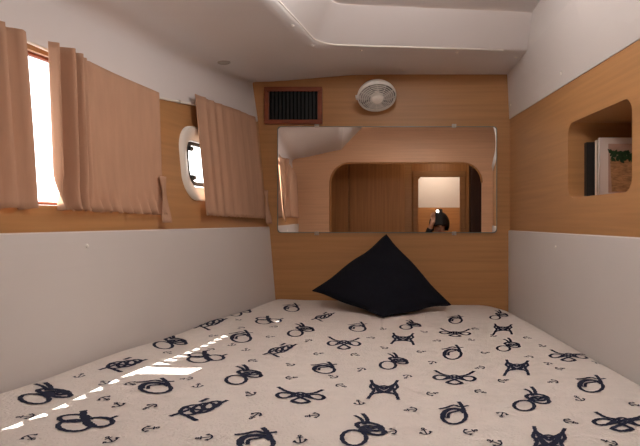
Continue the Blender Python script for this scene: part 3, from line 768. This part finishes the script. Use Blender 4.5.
# ------------------------------------------------------------------ person with the phone, standing in the opening (reflected in the mirror)
PXc, PYc = .31, -.36
def skin(name, verts, edges, radii, m, parent=None, sub=2):
    me = bpy.data.meshes.new(name); me.from_pydata(verts, edges, []); o = bpy.data.objects.new(name, me); C.objects.link(o); me.materials.append(m)
    sk = o.modifiers.new('skin', 'SKIN'); sk.use_smooth_shade = True
    me.skin_vertices.new() if not me.skin_vertices else None
    for i, r_ in enumerate(radii):
        me.skin_vertices[0].data[i].radius = r_ if isinstance(r_, tuple) else (r_, r_)
    me.skin_vertices[0].data[0].use_root = True
    s_ = o.modifiers.new('sub', 'SUBSURF'); s_.levels = sub; s_.render_levels = sub
    if parent: o.parent = parent
    return o
B_ = {'pelvis': ((0, 0, .92), (.15, .10)), 'waist': ((0, 0, 1.06), (.125, .09)), 'chest': ((0, .0, 1.26), (.155, .105)), 'collar': ((0, -.01, 1.38), (.11, .075)),
      'neck': ((0, .0, 1.45), (.052, .055)), 'jaw': ((0, .025, 1.515), (.060, .072)), 'head': ((0, .01, 1.585), (.076, .094)), 'crown': ((0, .0, 1.645), (.052, .065)),
      'shL': ((-.17, -.01, 1.35), .055), 'elL': ((-.215, .08, 1.17), .040), 'wrL': ((-.10, .27, 1.56), .026), 'paL': ((-.075, .285, 1.625), (.034, .016)),
      'shR': ((.17, -.01, 1.35), .055), 'elR': ((.235, -.03, 1.08), .040), 'wrR': ((.25, .06, .85), .027), 'paR': ((.25, .075, .77), (.018, .036)),
      'hipL': ((-.09, 0, .84), .085), 'knL': ((-.10, .02, .47), .056), 'anL': ((-.10, -.01, .09), .038), 'toL': ((-.11, .15, .035), (.042, .030)),
      'hipR': ((.09, 0, .84), .085), 'knR': ((.10, .02, .47), .056), 'anR': ((.10, -.01, .09), .038), 'toR': ((.11, .15, .035), (.042, .030))}
E_ = [('pelvis', 'waist'), ('waist', 'chest'), ('chest', 'collar'), ('collar', 'neck'), ('neck', 'jaw'), ('jaw', 'head'), ('head', 'crown'), ('collar', 'shL'), ('shL', 'elL'), ('elL', 'wrL'), ('wrL', 'paL'),
      ('collar', 'shR'), ('shR', 'elR'), ('elR', 'wrR'), ('wrR', 'paR'), ('pelvis', 'hipL'), ('hipL', 'knL'), ('knL', 'anL'), ('anL', 'toL'), ('pelvis', 'hipR'), ('hipR', 'knR'), ('knR', 'anR'), ('anR', 'toR')]
for s_, pal, dirs in (('L', Vector((-.075, .285, 1.625)), [((-.024 + .016 * k), 0, .001) for k in range(4)]), ('R', Vector((.25, .075, .77)), None)):
    for k in range(4):
        ln_ = (.062, .072, .068, .052)[k]
        if s_ == 'L':   # fingers close round the back edge of the phone
            b0 = pal + Vector((-.024 + .016 * k, 0, .028)); b1 = b0 + Vector((.004, .018, ln_ * .45)); b2 = b1 + Vector((.012, .004, ln_ * .35))
        else:
            b0 = pal + Vector((0, -.026 + .017 * k, -.03)); b1 = b0 + Vector((-.006, .002, -ln_ * .55)); b2 = b1 + Vector((-.014, .002, -ln_ * .4))
        for q_, (p_, r_) in enumerate(((b0, .0095), (b1, .0088), (b2, .0075))): B_['f%s%d%d' % (s_, k, q_)] = (tuple(p_), r_)
        E_ += [('pa' + s_, 'f%s%d0' % (s_, k)), ('f%s%d0' % (s_, k), 'f%s%d1' % (s_, k)), ('f%s%d1' % (s_, k), 'f%s%d2' % (s_, k))]
    if s_ == 'L': th_ = [pal + Vector((.034, .0, -.012)), pal + Vector((.050, .008, .018)), pal + Vector((.052, .012, .042))]
    else: th_ = [pal + Vector((-.004, .036, .012)), pal + Vector((-.012, .050, -.018)), pal + Vector((-.018, .052, -.042))]
    for q_, p_ in enumerate(th_): B_['t%s%d' % (s_, q_)] = (tuple(p_), (.011, .010, .0085)[q_])
    E_ += [('pa' + s_, 't%s0' % s_), ('t%s0' % s_, 't%s1' % s_), ('t%s1' % s_, 't%s2' % s_)]
names = list(B_)
person = skin('person', [B_[k][0] for k in names], [(names.index(a), names.index(b)) for a, b in E_], [B_[k][1] for k in names], M['skin'])
person.location = (PXc, PYc, .002)
tag(person, 'person in dark clothes with dark hair holding up a lit phone, seen in the mirror', 'person')
def sub_skin(name, keys, grow, m, over={}):
    es = [(keys.index(a), keys.index(b)) for a, b in E_ if a in keys and b in keys]
    vs = [over.get(k, B_[k][0]) for k in keys]
    rr = [tuple(x + grow for x in (B_[k][1] if isinstance(B_[k][1], tuple) else (B_[k][1],) * 2)) for k in keys]
    return skin(name, vs, es, rr, m, person)
sub_skin('jumper', ['pelvis', 'waist', 'chest', 'collar', 'shL', 'elL', 'wrL', 'shR', 'elR', 'wrR'], .010, M['jacket'])
sub_skin('trousers', ['pelvis', 'hipL', 'knL', 'anL', 'hipR', 'knR', 'anR'], .013, M['jeans'])
for s_ in 'LR':
    a, t = Vector(B_['an' + s_][0]), Vector(B_['to' + s_][0])
    skin('shoe', [(a.x, a.y - .02, .045), (a.x, a.y + .05, .050), (t.x, t.y - .01, .042), (t.x, t.y + .03, .036)], [(0, 1), (1, 2), (2, 3)], [(.044, .042), (.046, .046), (.048, .038), (.040, .030)], M['black'], person)
# hair: a cap over the skull, open at the face
mb = MB(); rows = []
for i in range(15):
    th_ = math.radians(4 + i * 8.6); row = []
    for j in range(32):
        a = T2 * j / 32; front = max(0, math.sin(a))
        tt = min(th_, math.radians(124 - 34 * front ** .7))
        row.append(Vector((.097 * math.sin(tt) * math.cos(a), .002 + .116 * math.sin(tt) * math.sin(a), 1.585 + .118 * math.cos(tt) + .002 * math.sin(a * 9))))
    rows.append(row)
mb.grid(rows, 0, True); hr_ = mb.build('hair', M['hair'], None, smooth=True, weld=False); hr_.parent = person; hr_.modifiers.new('t', 'SOLIDIFY').thickness = .012
for s_ in (-1, 1):
    mb = MB(); mb.lathe([(0, .011), (.008, .008), (.011, 0), (.008, -.008), (0, -.011)], Matrix.Translation((s_ * .031, .094, 1.575)), 14); o = mb.build('eye', M['eye'], None, smooth=True); o.parent = person
    skin('ear', [(s_ * .078, .0, 1.55), (s_ * .086, -.01, 1.575), (s_ * .086, -.012, 1.60)], [(0, 1), (1, 2)], [(.008, .010), (.010, .014), (.008, .012)], M['skin'], person, 1)
skin('nose', [(0, .098, 1.59), (0, .112, 1.56), (0, .119, 1.545)], [(0, 1), (1, 2)], [.008, .010, .012], M['skin'], person, 2)
mb = MB(); mb.tube([(-.022, .098, 1.512), (-.008, .105, 1.514), (.008, .105, 1.514), (.022, .098, 1.512)], [.003, .006, .006, .003], 8); o = mb.build('mouth', mat('lips', srgb(168, 96, 88)), None, smooth=True); o.parent = person

pc = Vector((.290, PYc + .322, 1.665))
ph = thing('phone', pc + Vector((0, 0, -.075)), 'black phone with its flash lit, held up in front of the face', 'phone')
mb = MB(); lp = rrect(.072, .150, .010, 5); n_ = len(lp)
a_ = [pc + Vector((u, -.004, v)) for u, v in lp]; b_ = [pc + Vector((u, .004, v)) for u, v in lp]
mb.grid([a_, b_], 0, True); mb.add(a_, [tuple(range(n_))]); mb.add(b_, [tuple(range(n_))]); mb.build('case', M['black'], ph, bevel=.001)
mb = MB(); mb.lathe([(0, .0055), (.007, .0055), (.008, .004)], Matrix.Translation(pc + Vector((.022, 0, .055))) @ Matrix.Rotation(-math.pi / 2, 4, 'X'), 18); mb.build('camera_lens', M['rubber'], ph)
mb = MB(); mb.lathe([(0, .0062), (.012, .0060), (.014, .004)], Matrix.Translation(pc + Vector((-.014, 0, .052))) @ Matrix.Rotation(-math.pi / 2, 4, 'X'), 18); mb.build('flash', M['flash'], ph)
